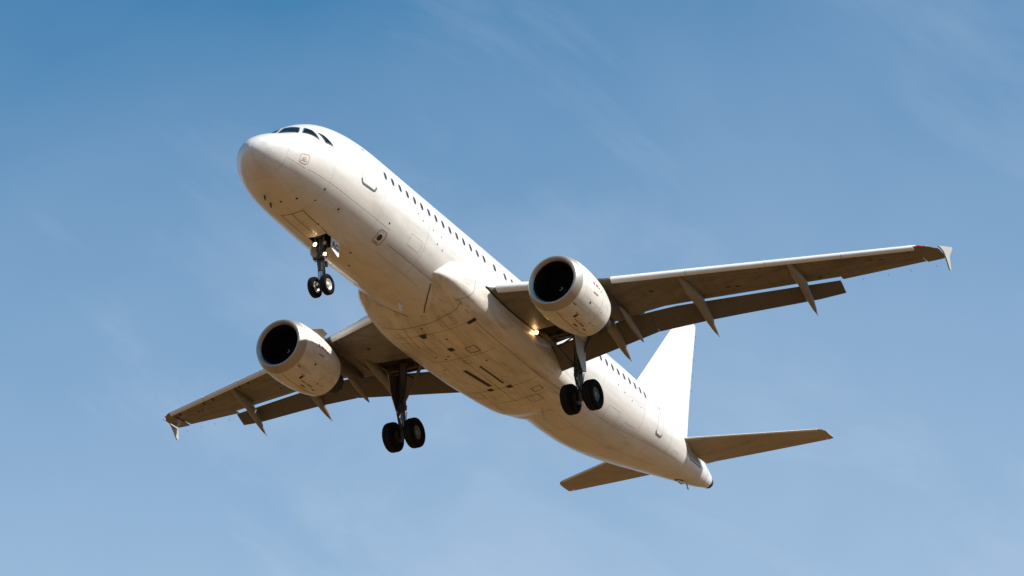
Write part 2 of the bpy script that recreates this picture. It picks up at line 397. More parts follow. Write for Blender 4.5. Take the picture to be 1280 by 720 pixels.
# flight deck glazing: three panes a side
PANES = [[(1.58, 3), (2.2, 3), (2.19, 26.4), (1.85, 36.5)], [(1.93, 41), (2.25, 32.2), (2.32, 43.7), (2.27, 67.3)], [(2.43, 51.7), (2.6, 57.3), (2.89, 74.8), (2.5, 71.3)]]
for q in PANES:
    for mir in (False, True):
        qq = fmir(q) if mir else q
        on_fus('windscreen_pane', lambda b: (b.quadpatch(FUS, qq, 'glass', 0.012, 10, 10), b.strip(FUS, qq, .03, 'sill_grey', .014, close=True)))
# cabin windows
wx = [6.10 + .5275 * k for k in range(15)] + [14.31, 15.15] + [15.74 + .5275 * k for k in range(14)] + [23.17 + .5275 * k for k in range(-0, 9)]
for x in wx:
    hw, tp, bt, zc = fsec(x)
    z = .54 if x < 24 else .54 + (x - 24) * .03
    d = math.degrees(math.acos(min(1, (z - zc) / (tp - zc))))
    dv = math.degrees(.165 / 2.0)
    for dd in (d, 360 - d):
        b = MB(); b.blob(FUS, (x, dd), .135, dv * 1.15, 'window_frame', .004, 2.8); b.blob(FUS, (x, dd), .095, dv * .93, 'window_dark', .007, 2.8)
        b.build('cabin_window', fus)
# doors
def make_door(x0, x1, dtop, dbot, mir, sill=True):
    q = [(x0, dtop), (x1, dtop), (x1, dbot), (x0, dbot)]
    r = .12; rd = r * 29
    loop = [(x0 + r, dtop), (x1 - r, dtop), (x1, dtop + rd), (x1, dbot - rd), (x1 - r, dbot), (x0 + r, dbot), (x0, dbot - rd), (x0, dtop + rd)]
    sl = [(x0 - .02, dbot - rd * 1.3), (x0 + .03, dbot - 1.0), (x0 + .12, dbot + .3), (x1 - .12, dbot + .3), (x1 - .03, dbot - 1.0), (x1 + .02, dbot - rd * 1.3)]
    vent = [((x0 + x1) / 2, dtop + 6)]
    if mir: q, loop, sl, vent = fmir(q), fmir(loop), fmir(sl), fmir(vent)
    b = MB()
    b.quadpatch(FUS, q, 'white_paint', 0.004, 4, 10)
    b.strip(FUS, loop, .014, 'seam_soft', 0.007, close=True)
    b.blob(FUS, vent[0], .05, 2.2, 'mark_dark', .008, n=10)
    d = b.build('passenger_door', fus)
    if sill:
        s = MB(); s.strip(FUS, sl, .075, 'sill_grey', 0.012, sub=5); s.build('door_sill', fus)
for mir in (False, True):
    make_door(4.52, 5.42, 50, 101.5, mir)
    make_door(28.75, 29.42, 66, 113, mir)
    for x in (14.72, 15.42):                      # overwing exits
        b = MB(); q = [(x - .24, 62), (x + .24, 62), (x + .24, 92), (x - .24, 92)]
        b.strip(FUS, fmir(q) if mir else q, .014, 'seam_soft', .004, close=True); b.build('overwing_exit', fus)
# static ports with red borders
def static_panel(x0, x1, d0, d1, cx, cd, r, m_edge, m_in):
    b = MB(); k = .07; kd = 2.0
    loop = [(x0 + k, d0), (x1 - k, d0), (x1, d0 + kd), (x1, d1 - kd), (x1 - k, d1), (x0 + k, d1), (x0, d1 - kd), (x0, d0 + kd)]
    b.strip(FUS, loop, .028, m_edge, .005, close=True); b.blob(FUS, (cx, cd), r, r * 29, m_in, .006, 2.0, 20)
    b.strip(FUS, [(cx - .12, cd + r * 46), (cx + .14, cd + r * 46)], .03, m_edge, .005)
    b.build('static_port', fus)
static_panel(6.5, 6.98, 128.5, 144, 6.72, 136.5, .125, 'red_faded', 'port_dark')
static_panel(1.42, 1.76, 98, 113, 1.58, 105, .085, 'pink_faint', 'pink_faint')
# probes, blade aerials, drain masts
def blade(name, base, h, chord, sweep, th, m, direction=(0, 0, -1)):
    b = MB(); dvec = np.array(direction, float); base = np.array(base, float); secs = []
    side = np.cross(dvec, v3(1, 0, 0))
    for k, f in ((0, 1), (.5, .85), (1, .55)):
        c = chord * f; o = base + dvec * h * k + v3(sweep * k, 0, 0)
        secs.append([o + v3(c * a, 0, 0) + side * th * s_ for a, s_ in ((-.5, 0), (-.25, .5), (.1, .5), (.5, 0), (.1, -.5), (-.25, -.5))])
    b.loft(secs, m); b.build(name, fus)
blade('blade_antenna', (10.6, 0, -2.05), .34, .34, .12, .05, 'white_paint')
blade('blade_antenna', (8.6, 0, 2.05), .38, .42, .16, .05, 'white_paint', (0, 0, 1))
blade('blade_antenna', (20.2, 0, 2.05), .38, .42, .16, .05, 'white_paint', (0, 0, 1))
blade('drain_mast', (21.35, -.25, -2.05), .36, .22, .22, .05, 'door_grey')
blade('drain_mast', (35.1, 0, .08), .26, .2, .16, .05, 'door_grey')
blade('sensor_probe', (1.75, .35, -1.75), .13, .14, .06, .035, 'mark_dark')
blade('sensor_probe', (2.2, .38, -1.82), .13, .14, .06, .035, 'mark_dark')
b = MB()
b.blob(FUS, (34.4, 180), .42, 9, 'mark_dark', .01); b.tube([fpt(34.1, 180) + v3(0, 0, .0), fpt(34.6, 180) + v3(0, 0, -.05), fpt(35.0, 180)], [.05, .09, .04], 'belly_paint'); b.build('tail_skid', fus)
# horizontal-tail cutout plates
for s in (-1, 1):
    b = MB(); q = [(32.75, 84), (35.0, 77), (35.1, 103), (33.5, 107)]
    q = q if s < 0 else fmir(q)
    b.quadpatch(FUS, q, 'door_grey', .006, 8, 5); b.strip(FUS, q, .03, 'seam', .009, close=True); b.build('tailplane_seal_plate', fus)

b = MB()
b.lathe([(0, .26), (.05, .28), (.22, .23), (.27, .17), (.12, .13), (-.1, .1)], (37.13, 0, .88), (1, 0, -.02), 'mark_dark', 32)
b.build('apu_exhaust', plane)

# ---- belly fairing
BX = [10.1, 10.35, 10.58, 10.86, 11.16, 11.7, 12.3, 13.0, 14, 16, 17.5, 18.5, 19.3, 20.2, 21.0, 21.8, 22.4, 22.9]
BW = [1.20, 1.54, 1.75, 1.90, 2.00, 2.12, 2.22, 2.30, 2.34, 2.34, 2.30, 2.22, 2.12, 2.02, 1.93, 1.80, 1.66, 1.40]
BT = [-1.25, -.98, -.60, -.10, .18, .14, .04, -.08, -.13, -.20, -.28, -.38, -.48, -.60, -.72, -.90, -1.05, -1.2]
BB = [-1.34, -1.45, -1.57, -1.69, -1.80, -1.99, -2.17, -2.31, -2.37, -2.38, -2.38, -2.37, -2.36, -2.33, -2.24, -2.03, -1.90, -1.75]
BE = 2.7
def bsec(x):
    w = pchip(x, BX, BW); tp = pchip(x, BX, BT); bt = pchip(x, BX, BB); return w, tp, bt, -1.28
def bpt(x, deg):
    w, tp, bt, zc = bsec(x); a = math.radians(deg); sx, cx = math.sin(a), math.cos(a)
    y = -w * math.copysign(abs(sx) ** (2 / BE), sx); z = zc + ((tp - zc) if cx > 0 else (zc - bt)) * math.copysign(abs(cx) ** (2 / BE), cx)
    return v3(x, y, z)
def bbot(x, y):                                  # underside height at (x, y)
    w, tp, bt, zc = bsec(x); k = min(.999, abs(y) / w)
    return v3(x, y, zc - (zc - bt) * (1 - k ** BE) ** (1 / BE))
BEL = Surf(bbot, 1); _n = nrm(BEL, 15, .1); BEL.sgn = -1 if _n[2] > 0 else 1
BSD = Surf(bpt, 1); _n = nrm(BSD, 15, 100); BSD.sgn = -1 if _n[1] > 0 else 1
def make_belly():
    b = MB()
    xs = list(np.arange(10.1, 13, .08)) + list(np.arange(13, 19, .4)) + list(np.arange(19, 22.95, .2))
    n = 96
    b.loft([[bpt(x, 360 * j / n) for j in range(n)] for x in xs], 'belly_paint')
    for pts, w, m in (([(12.3, 1.7), (12.45, .9), (12.4, -.3), (12.15, -1.5), (11.95, -1.8)], .022, 'seam'),
                      ([(11.8, 0), (20.8, 0)], .016, 'seam'), ([(13.2, -.95), (20.4, -.95)], .014, 'seam_soft'), ([(13.2, .95), (20.4, .95)], .014, 'seam_soft'),
                      ([(13.0, -2.0), (13.0, 2.0)], .018, 'seam'), ([(15.25, -1.95), (15.25, 1.95)], .018, 'seam'), ([(18.35, -1.8), (18.35, 1.8)], .022, 'seam'),
                      ([(19.6, -1.75), (19.6, 1.75)], .016, 'seam'), ([(12.0, -1.75), (20.2, -1.68)], .018, 'seam'), ([(12.0, 1.75), (20.2, 1.68)], .018, 'seam'),
                      ([(16.0, -.5), (18.3, -.5)], .014, 'seam_soft'), ([(14.2, -.45), (15.2, -.45)], .014, 'seam_soft'), ([(16.6, 1.0), (16.6, 1.8)], .014, 'seam_soft'), ([(14.1, .2), (14.1, 1.7)], .014, 'seam_soft'),
                      ([(19.0, -.9), (19.0, -1.7)], .014, 'seam_soft'), ([(17.1, -1.8), (17.1, -1.0)], .014, 'seam_soft')):
        b.strip(BEL, pts, w, m, .003, sub=14)
    # raised ribs around the wheel-well doors
    for s in (-1, 1):
        arc = [(17.0 + .0, .55), (17.35, .5), (17.55, .62), (17.6, .8), (17.5, .95), (17.25, 1.0)]
        b.strip(BEL, [(x, s * y) for x, y in arc], .05, 'seam_light', .012, sub=4)
    # square access panels with worn dark edges
    for (x0, x1, y0, y1, w) in ((14.55, 15.05, -.95, -.55, .045), (19.0, 19.35, -1.35, -1.0, .03), (19.5, 20.1, -1.0, -.5, .02), (15.5, 15.8, -.2, .05, .02), (18.5, 19.0, .9, 1.5, .016), (12.2, 12.8, -1.2, -.6, .012), (13.4, 13.9, 1.0, 1.5, .014)):
        b.strip(BEL, [(x0, y0), (x1, y0), (x1, y1), (x0, y1)], w, 'seam', .004, close=True)
    b.strip(BSD, [(12.3, 80), (12.15, 100), (11.9, 122), (11.75, 135)], .016, 'seam', .004)
    for (x, y) in ((14.9, .35), (15.1, .55), (14.8, .8), (16.0, 1.1), (15.9, -.75), (12.6, .2), (13.6, -.3)):
        b.blob(BEL, (x, y), .05, .04, 'mark_dark', .005, n=8)
    o = b.build('belly_fairing', plane, 40)
    def sub(name, fn):
        q = MB(); fn(q); q.build(name, o)
    # cooling air inlets and outlets
    for nm, c in (('air_inlet', [(12.98, -1.80), (13.14, -1.80), (13.14, -1.48), (12.98, -1.48)]), ('air_inlet', [(12.95, .22), (13.22, .34), (13.22, .48), (12.95, .52)]),
                  ('air_outlet', [(14.3, -.14), (14.55, -.14), (14.55, .06), (14.3, .06)]), ('air_outlet', [(18.24, -.52), (18.44, -.52), (18.44, -.32), (18.24, -.32)]),
                  ('air_outlet', [(18.2, .28), (18.4, .28), (18.4, .46), (18.2, .46)]), ('door_slot', [(16.3, .33), (17.95, .14), (17.97, .28), (16.3, .47)]),
                  ('door_slot', [(16.2, -.33), (17.95, -.40), (17.95, -.34), (16.2, -.27)])):
        sub(nm, lambda q: (q.quadpatch(BEL, c, 'mark_dark', .006, 3, 3), q.strip(BEL, c, .03, 'seam', .009, close=True)))
    for s in (-1, 1):
        sub('fairing_front_seam', lambda q: q.strip(FUS, [(10.62, s * 140 % 360), (11.0, s * 152 % 360), (11.45, s * 163 % 360), (11.8, s * 170 % 360)], .05, 'seam', .012, sub=8))  # dark seam where the fairing front meets the fuselage
    return o
belly = make_belly()

# ---- wings
def wz(y): return interp(y, [0, 2, 6.4, 16.9], [-1.17, -1.0, -.62, .80])
def wle(y): return 12.88 + .525 * (y - 2.28)
SLATS = [(2.62, 5.2), (6.35, 8.75), (8.78, 11.35), (11.38, 13.85), (13.88, 16.25)]
def te_nom(y): return interp(y, [1.5, 6.4, 13.21, 16.7], [19.1, 18.75, 20.78, 21.93])
def shroud(y): return interp(y, [1.5, 3.2, 5.84, 7.1, 8.48, 12.18, 13.2], [18.45, 18.26, 17.95, 18.08, 18.6, 20.10, 20.52])
def inc(y): return interp(y, [6.4, 13.4, 16.9], [.1, .04, -.08])
def tc(y): return interp(y, [1.5, 6.4, 16.7], [.15, .12, .105])
def wing_le(y, slat): return (wle(y) + (.30 if slat else .0), wz(y) + (.07 if slat else .02))
def aero(c): return 5 * (.2969 * math.sqrt(max(c, 0)) - .126 * c - .3516 * c * c + .2843 * c**3 - .1036 * c**4)
def wsec(y, s, c0, x1, slat, n=16):              # closed loop; c0 start fraction, x1 aft cut
    xl, zl = wing_le(y, slat); ch = te_nom(y) - xl; c1 = min(1, (x1 - xl) / ch); T = tc(y) * ch
    cs = [c0 + (c1 - c0) * (1 - math.cos(PI * k / (2 * n))) if c0 == 0 else c0 + (c1 - c0) * k / n for k in range(n + 1)]
    if c0 == 0: cs = [c1 * (1 - math.cos(PI / 2 * k / n)) * 1.0 for k in range(n + 1)]; cs[-1] = c1
    up = [v3(xl + ch * c, s * y, zl - inc(y) * c + T * (.52 * aero(c)) + .012) for c in cs]
    lo = [v3(xl + ch * c, s * y, zl - inc(y) * c - T * (.48 * aero(c)) - .012) for c in cs]
    return up[::-1] + (lo[1:] if c0 == 0 else lo)
def wlow(y, x, s, slat=True):
    xl, zl = wing_le(y, slat); ch = te_nom(y) - xl; c = min(1, max(0, (x - xl) / ch)); return zl - inc(y) * c - tc(y) * ch * .48 * aero(c) - .012
def in_slat(y): return any(a <= y <= b_ for a, b_ in SLATS)

def make_wing(s):
    b = MB()
    BAY = (2.45, 4.75)
    ys = [1.3, 2.2, BAY[0]]
    # inboard panel ahead of the wheel bay is full depth; behind it only the upper skin carries on
    bayx = lambda y: 16.75 + .1 * (y - 2.45)
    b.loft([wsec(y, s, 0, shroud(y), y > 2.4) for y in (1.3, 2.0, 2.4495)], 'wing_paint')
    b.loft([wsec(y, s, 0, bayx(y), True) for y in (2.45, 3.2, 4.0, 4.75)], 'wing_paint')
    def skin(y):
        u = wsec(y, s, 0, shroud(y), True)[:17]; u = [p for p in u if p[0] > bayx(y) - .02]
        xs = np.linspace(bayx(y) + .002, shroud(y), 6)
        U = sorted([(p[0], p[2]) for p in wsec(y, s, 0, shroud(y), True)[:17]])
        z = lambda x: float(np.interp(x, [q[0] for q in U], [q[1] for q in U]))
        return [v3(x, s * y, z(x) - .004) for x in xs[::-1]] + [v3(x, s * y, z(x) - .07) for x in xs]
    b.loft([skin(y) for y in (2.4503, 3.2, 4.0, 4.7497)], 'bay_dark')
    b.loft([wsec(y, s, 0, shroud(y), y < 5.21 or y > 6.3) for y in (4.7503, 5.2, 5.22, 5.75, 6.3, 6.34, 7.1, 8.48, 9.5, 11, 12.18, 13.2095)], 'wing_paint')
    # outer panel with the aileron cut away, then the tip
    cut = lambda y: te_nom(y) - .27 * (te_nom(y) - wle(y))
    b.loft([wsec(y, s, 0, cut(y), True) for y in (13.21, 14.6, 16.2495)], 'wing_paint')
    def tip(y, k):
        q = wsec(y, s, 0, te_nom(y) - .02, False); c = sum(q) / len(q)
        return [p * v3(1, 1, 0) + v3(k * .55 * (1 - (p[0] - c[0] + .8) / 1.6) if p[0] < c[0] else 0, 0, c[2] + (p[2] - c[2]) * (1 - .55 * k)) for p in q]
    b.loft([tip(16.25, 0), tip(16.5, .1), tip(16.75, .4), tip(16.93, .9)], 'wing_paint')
    # rear spar and false spar across the wheel bay
    for x, y0, y1, w, h in ((17.75, 2.46, 4.74, .16, .2), (18.12, 2.3, 4.74, .1, .12)):
        b.box((x, s * (y0 + y1) / 2, wlow(3.4, x, s) + .08), (w, y1 - y0, h), 'spar_brown')
    for k in range(5):
        b.rod((17.0 + .12 * k, s * (2.7 + .4 * k), -1.05 + .05 * k), (17.7, s * (2.9 + .35 * k), -1.05 + .04 * k), .02, 'spar_brown', 6)
    # skin joints and tank access panels on the lower surface
    LOW = Surf(lambda y, c: v3(wing_le(y, True)[0] + c * (te_nom(y) - wing_le(y, True)[0]), s * y, wlow(y, wing_le(y, True)[0] + c * (te_nom(y) - wing_le(y, True)[0]), s)), 1)
    if nrm(LOW, 9, .4)[2] > 0: LOW.sgn = -1
    for pts, w, m in (([(6.6, .18), (16.0, .18)], .014, 'seam'), ([(6.6, .62), (13.3, .64)], .016, 'seam'), ([(13.6, .6), (16, .6)], .012, 'seam'), ([(9.0, .2), (9.0, .6)], .012, 'seam'),
                      ([(11.4, .2), (11.4, .62)], .012, 'seam'), ([(14, .2), (14, .62)], .012, 'seam'), ([(2.6, .16), (5.0, .17)], .014, 'seam'), ([(2.7, .4), (4.7, .42)], .012, 'seam')):
        b.strip(LOW, pts, w, m, .004, sub=16)
    for k in range(13):
        y = 6.9 + .72 * k
        b.blob(LOW, (y, .40), .2, .05, 'seam', .004, 2.0, 18); b.blob(LOW, (y, .40), .185, .045, 'wing_paint', .007, 2.0, 18)
    for (y, c) in ((9.6, .5), (9.9, .52), (14.6, .3), (14.9, .33), (12.6, .72), (4.2, .3), (7.2, .3)):
        b.blob(LOW, (y, c), .09, .022, 'mark_dark', .008, n=8)
    # static dischargers
    for y in (13.9, 14.8, 15.6, 16.5): b.rod((te_nom(y), s * y, wz(y) - .1), (te_nom(y) + .16, s * y, wz(y) - .12), .006, 'mark_dark', 5)
    w = b.build('wing', plane, 30)

    def part(name, fn, ang=35):
        q = MB(); fn(q); return q.build(name, w, ang)
    # slats
    for (y0, y1) in SLATS:
        def slat(q):
            secs = []
            for y in np.linspace(y0, y1, 5):
                k = interp(y, [2.3, 6.4, 16.3], [1.35, 1.0, .8]); x, z = wle(y), wz(y)
                prof = [(.16, -.125), (.08, -.105), (.02, -.06), (0, 0), (.02, .06), (.08, .125), (.2, .19), (.38, .235), (.56, .25), (.54, .236), (.36, .18), (.24, .10), (.18, .0), (.17, -.08)]
                secs.append([v3(x + a * k, s * y, z + c * k) for a, c in prof])
            q.loft(secs, 'slat_paint')
            for y in (y0 + .3, y1 - .3):             # slat tracks
                q.box((wle(y) + .34, s * y, wz(y) + .02), (.36, .05, .07), 'seam')
        part('slat', slat, 50)
    # flaps
    def flap_te(y): return interp(y, [1.8, 3.2, 5.1, 6.5, 8.7, 12.3, 13.2], [19.60, 19.35, 19.05, 18.82, 19.36, 20.82, 21.10]), wz(y) - interp(y, [1.8, 8.7, 12.3, 13.2], [.60, .60, .46, .40])
    def flap_sec(y):
        xa, za = shroud(y) + interp(y, [2.35, 2.7, 6.6, 8], [-.05, .0, .0, .015]), wz(y) - .13; xb, zb = flap_te(y); d = v3(xb - xa, 0, zb - za); ch = np.linalg.norm(d); d /= ch; nn = v3(-d[2], 0, d[0])
        cs = [(1 - math.cos(PI * k / 10)) / 2 for k in range(11)]
        up = [v3(xa, s * y, za) + d * ch * c + nn * ch * (.09 * aero(c) * 1.2 + .004) for c in cs]; lo = [v3(xa, s * y, za) + d * ch * c - nn * ch * (.035 * aero(c) * 1.2 + .004) for c in cs]
        return up[::-1] + lo[1:]
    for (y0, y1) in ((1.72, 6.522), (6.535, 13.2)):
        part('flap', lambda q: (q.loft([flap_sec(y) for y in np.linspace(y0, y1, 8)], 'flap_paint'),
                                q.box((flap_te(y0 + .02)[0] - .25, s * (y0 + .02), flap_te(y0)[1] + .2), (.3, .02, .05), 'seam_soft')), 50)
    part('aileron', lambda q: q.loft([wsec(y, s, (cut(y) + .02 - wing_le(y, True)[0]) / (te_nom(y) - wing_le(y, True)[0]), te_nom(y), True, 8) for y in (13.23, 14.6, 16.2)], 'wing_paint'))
    # flap track fairings
    for (y, xn, xt, zt, W, H) in ((12.05, 18.05, 20.92, -.79, .17, .22), (8.42, 16.45, 19.98, -1.27, .19, .25), (4.9, 16.5, 19.67, -1.66, .20, .27)):
        def ftf(q):
            secs = []
            zn = wlow(y, xn, s)
            for k in range(17):
                tt = k / 16; x = xn + (xt - xn) * tt
                xm, zm = xn + .52 * (xt - xn), wlow(y, xn + .52 * (xt - xn), s) - .16
                z = zn + (zm - zn) * tt / .52 if tt < .52 else zm + (zt - zm) * ((tt - .52) / .48) ** 1.1
                e = max(.02, math.sin(PI * min(1, tt * .985 + .008)) ** .62); hw, hh = W * e, H * e
                secs.append([v3(x, s * y + hw * math.cos(2 * PI * j / 20), z + hh * math.sin(2 * PI * j / 20)) for j in range(20)])
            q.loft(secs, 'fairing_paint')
            q.rod((xt - .03, s * y, zt), (xt + .1, s * y, zt - .03), .012, 'mark_dark', 6)
        part('flap_track_fairing', ftf, 60)
    # wingtip fence
    def fence(q):
        yf = 17.0
        poly = [(20.85, .86), (21.15, .99), (22.22, 1.42), (22.32, 1.40), (22.08, 1.08), (21.97, .93), (22.02, .68), (22.08, .40), (21.94, .36), (21.66, .66), (21.4, .86), (21.1, .88)]
        q.prism([(x, s * yf, z) for x, z in poly], (0, .05, 0), 'fence_paint')
    part('wingtip_fence', fence)
    def nav(q):
        y = 16.42; x, z = wle(y) + .02, wz(y) + .02
        q.tube([(x - .03, s * (y - .12), z + .0), (x + .03, s * y, z), (x + .12, s * (y + .14), z)], [.02, .045, .025] if s < 0 else [.012, .022, .012], 'nav_red' if s < 0 else 'nav_green', 10)
    part('navigation_light', nav)
    part('navigation_light', lambda q: q.tube([(wle(16.62) + .07, s * 16.6, wz(16.6) + .02), (wle(16.72) + .14, s * 16.72, wz(16.72) + .02)], [.04, .03], 'lens_clear', 10))
    # landing light on its arm under the root
    def land(q):
        p = v3(16.72, s * 2.42, wlow(2.45, 16.72, s) - .10)
        q.lathe([(0, .0), (0, .085), (.01, .1), (.1, .095), (.18, .05), (.2, .0)], p, (1, .0, .25), 'leg_metal', 20)
        q.lathe([(-.004, 0), (-.004, .08)], p, (1, 0, .25), 'lamp_warm', 20)
        q.box(p + v3(.12, 0, .1), (.06, .05, .16), 'leg_metal')
    part('landing_light', land)
    pl = bpy.data.lights.new('landing_lamp', 'POINT'); pl.energy = 2.0; pl.color = (1, .55, .22); pl.shadow_soft_size = .06
    po = bpy.data.objects.new('landing_lamp', pl); COL.objects.link(po); po.parent = plane
    po.location = Vector((16.62, s * 2.42, wlow(2.45, 16.72, s) - .14)) - BASE
    # black seal where the wing meets the body
    def seal(q):
        pts = []
        for x in np.linspace(12.95, 17.4, 28):
            lo_, hi_ = 1.2, 3.2
            f = lambda y: (lambda W, T_, B_, Z_: (abs(y) / W) ** BE + (abs(wlow(y, x, s, y > 2.44) - Z_) / (Z_ - B_)) ** BE - 1)(*bsec(x))
            for _ in range(40):
                mid = (lo_ + hi_) / 2
                if f(mid) < 0: lo_ = mid
                else: hi_ = mid
            pts.append(v3(x, s * (lo_ + .01), wlow(lo_, x, s, True) - .01))
        q.tube(pts, .035, 'seal_black', 8)
    part('root_seal', seal)
    return w
wings = [make_wing(-1), make_wing(1)]

# ---- engines
def make_engine(s):
    c = v3(11.52, s * 5.74, -2.06); ax = v3(1, -s * .02, -.012)
    b = MB()
    OUT = [(.10, .985), (.20, 1.035), (.36, 1.085), (.6, 1.125), (1.0, 1.15), (1.5, 1.15), (1.95, 1.12), (2.4, 1.06), (2.75, .985), (3.02, .915)]
    b.lathe(OUT + [(3.02, .885), (2.6, .93), (2.0, .95)], c, ax, 'nacelle_paint', 72)
    d = ax / np.linalg.norm(ax); u = np.cross(d, v3(0, 0, 1)); u /= np.linalg.norm(u); w_ = np.cross(u, d)
    rad = lambda x: pchip(x, [o[0] for o in OUT], [o[1] for o in OUT])
    NAC = Surf(lambda x, a: c + d * x + rad(x) * (math.cos(math.radians(a)) * w_ + math.sin(math.radians(a)) * (-u)), 1)   # angle from the top
    pt = NAC(1, 90)
    # make the angle grow towards port (negative y)
    flip = 1 if pt[1] < c[1] else -1
    NAC = Surf(lambda x, a: c + d * x + rad(x) * (math.cos(math.radians(a)) * w_ + flip * math.sin(math.radians(a)) * (-u)), 1)
    q0 = NAC(1, 90); nn = nrm(NAC, 1, 90)
    if nn[1] > 0: NAC.sgn = -1
    for x, m, w in ((.62, 'seam_faint', .012), (1.95, 'seam_soft', .018), (2.55, 'seam_soft', .010)):
        b.strip(NAC, [(x, a) for a in range(20, 341, 10)], w, m, .003, sub=2)
    b.strip(NAC, [(.4, 180), (3.0, 180)], .02, 'seam', .003, sub=12)
    for a in (118, 242): b.strip(NAC, [(.62, a), (1.95, a)], .012, 'seam_soft', .003, sub=8)
    b.strip(NAC, [(.4, 140), (1.3, 141)], .012, 'seam_soft', .003, sub=8)
    # stencils, latches, drain stains
    for (x, a, l, w, m) in ((1.12, 84, .05, .13, 'red_mark'), (1.36, 84, .09, .08, 'red_mark'), (1.55, 85, .06, .05, 'red_faded'), (1.72, 88, .05, .04, 'red_faded'), (1.30, 101, .18, .05, 'red_faded'),
                            (1.15, 122, .05, .07, 'mark_dark'), (.5, 143, .09, .045, 'red_mark'), (1.05, 158, .06, .16, 'mark_dark'), (1.0, 152, .12, .03, 'red_mark'), (1.35, 163, .16, .035, 'red_mark'), (1.75, 163, .2, .04, 'seam'),
                            (1.9, 80, .03, .03, 'seam'), (2.15, 120, .03, .03, 'seam'), (2.0, 150, .04, .04, 'seam'), (2.3, 150, .04, .04, 'seam'), (1.6, 172, .15, .06, 'seam'), (2.2, 168, .12, .05, 'seam')):
        dv = w / 2 / 1.12 * 57.3
        b.quadpatch(NAC, [(x - l / 1, a - dv), (x + l / 1, a - dv), (x + l / 1, a + dv), (x - l / 1, a + dv)], m, .005, 2, 2)
    e = b.build('engine', plane, 40)
    def sub(name, fn, ang=40):
        q = MB(); fn(q); return q.build(name, e, ang)
    sub('inlet_lip', lambda q: q.lathe([(.13, .80), (.07, .832), (.025, .868), (0, .905), (.012, .94), (.05, .972), (.10, .996), (.2, 1.045), (.34, 1.088)], c, ax, 'lip_metal', 72), 60)
    sub('inlet_duct', lambda q: q.lathe([(.131, .80), (.35, .79), (.6, .81), (1.05, .865), (1.25, .87), (1.25, .0)], c, ax, 'duct_dark', 64))
    def fan(q):
        for k in range(36):
            secs = []
            for r, tw in ((.26, .35), (.5, .75), (.85, 1.15)):
                a = 2 * PI * k / 36 + .05 * r
                rd = math.cos(a) * w_ + math.sin(a) * u; tg = -math.sin(a) * w_ + math.cos(a) * u
                ch = d * math.cos(tw) + tg * math.sin(tw); nn = np.cross(rd, ch); o = c + d * 1.08 + rd * r
                secs.append([o - ch * .075 - nn * .004, o + ch * .075 - nn * .004, o + ch * .075 + nn * .004, o - ch * .075 + nn * .004])
            q.loft(secs, 'fan_metal')
    sub('fan', fan)
    def spin(q):
        q.lathe([(.72, 0.0), (.735, .03), (.8, .09), (.95, .2), (1.05, .27), (1.1, .28)], c, ax, 'fan_metal', 32)
        pts = []
        for k in range(14):
            t_ = k / 13; r = .03 + .055 * t_; a = .6 + 3.6 * t_; x = pchip(r, [0, .03, .09, .2, .28], [.72, .735, .8, .95, 1.08]) - .008
            pts.append(c + d * x + r * (math.cos(a) * w_ + math.sin(a) * u))
        q.tube(pts, [.008] * 3 + [.013] * 8 + [.008] * 3, 'rim_paint', 6)
    sub('spinner', spin)
    sub('exhaust_nozzle', lambda q: (q.lathe([(2.0, .66), (2.6, .66), (3.05, .62), (3.6, .52), (4.05, .42), (4.05, .39), (3.6, .45), (3.3, .45)], c, ax, 'exhaust_metal', 48),
                                     q.lathe([(3.3, .28), (4.1, .22), (4.6, .04), (4.62, 0)], c, ax, 'exhaust_metal', 32), q.lathe([(2.02, .96), (2.02, .0)], c, ax, 'duct_dark', 48),
                                     q.lathe([(3.32, .46), (3.32, .0)], c, ax, 'duct_dark', 48)))
    def pylon(q):
        y = 5.74
        secs = []
        #  x, z top, z bottom, half thickness
        for x, zt, zb, h in ((12.5, -.94, -1.02, .03), (13.0, -.80, -1.05, .13), (13.8, -.62, -1.2, .19), (14.6, -.5, -1.3, .2), (15.4, -.6, -1.38, .2), (16.2, -.65, -1.36, .19), (16.9, -.7, -1.25, .17), (17.4, -.75, -1.12, .12), (17.8, -.8, -.98, .05)):
            secs.append([v3(x, s * (y + h * a), zt + (zb - zt) * bb) for a, bb in ((-.7, 0), (.7, 0), (1, .15), (1, .7), (.75, .93), (.3, 1), (-.3, 1), (-.75, .93), (-1, .7), (-1, .15))])
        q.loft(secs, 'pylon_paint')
    sub('pylon', pylon, 50)
    def aft_fairing(q):
        secs = []
        for k in range(13):
            t_ = k / 12; e_ = max(.03, math.sin(PI * min(1, .02 + .97 * t_)) ** .6)
            p = v3(16.6 + 2.09 * t_, s * 5.93, -.98 - .58 * t_ ** 1.2)
            secs.append([p + v3(0, .10 * e_ * math.cos(2 * PI * j / 16), .17 * e_ * math.sin(2 * PI * j / 16)) for j in range(16)])
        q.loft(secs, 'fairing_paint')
    sub('pylon_fairing', aft_fairing, 60)
    def strake(q):
        o = NAC(1.0, 50 if s > 0 else 310)
        for_ = []
        side = 42 if s > 0 else 318
        P = [NAC(1.25, side), NAC(1.45, side), NAC(2.05, side), NAC(1.5, side)]
        nn = nrm(NAC, 1.6, side); tt = np.cross(nn, d)
        q.prism([NAC(1.0, side) - nn * .02, NAC(1.9, side) - nn * .02, NAC(1.95, side) + nn * .26, NAC(1.55, side) + nn * .27], tt * .03, 'fairing_paint')
    sub('nacelle_strake', strake)
    return e
engines = [make_engine(-1), make_engine(1)]

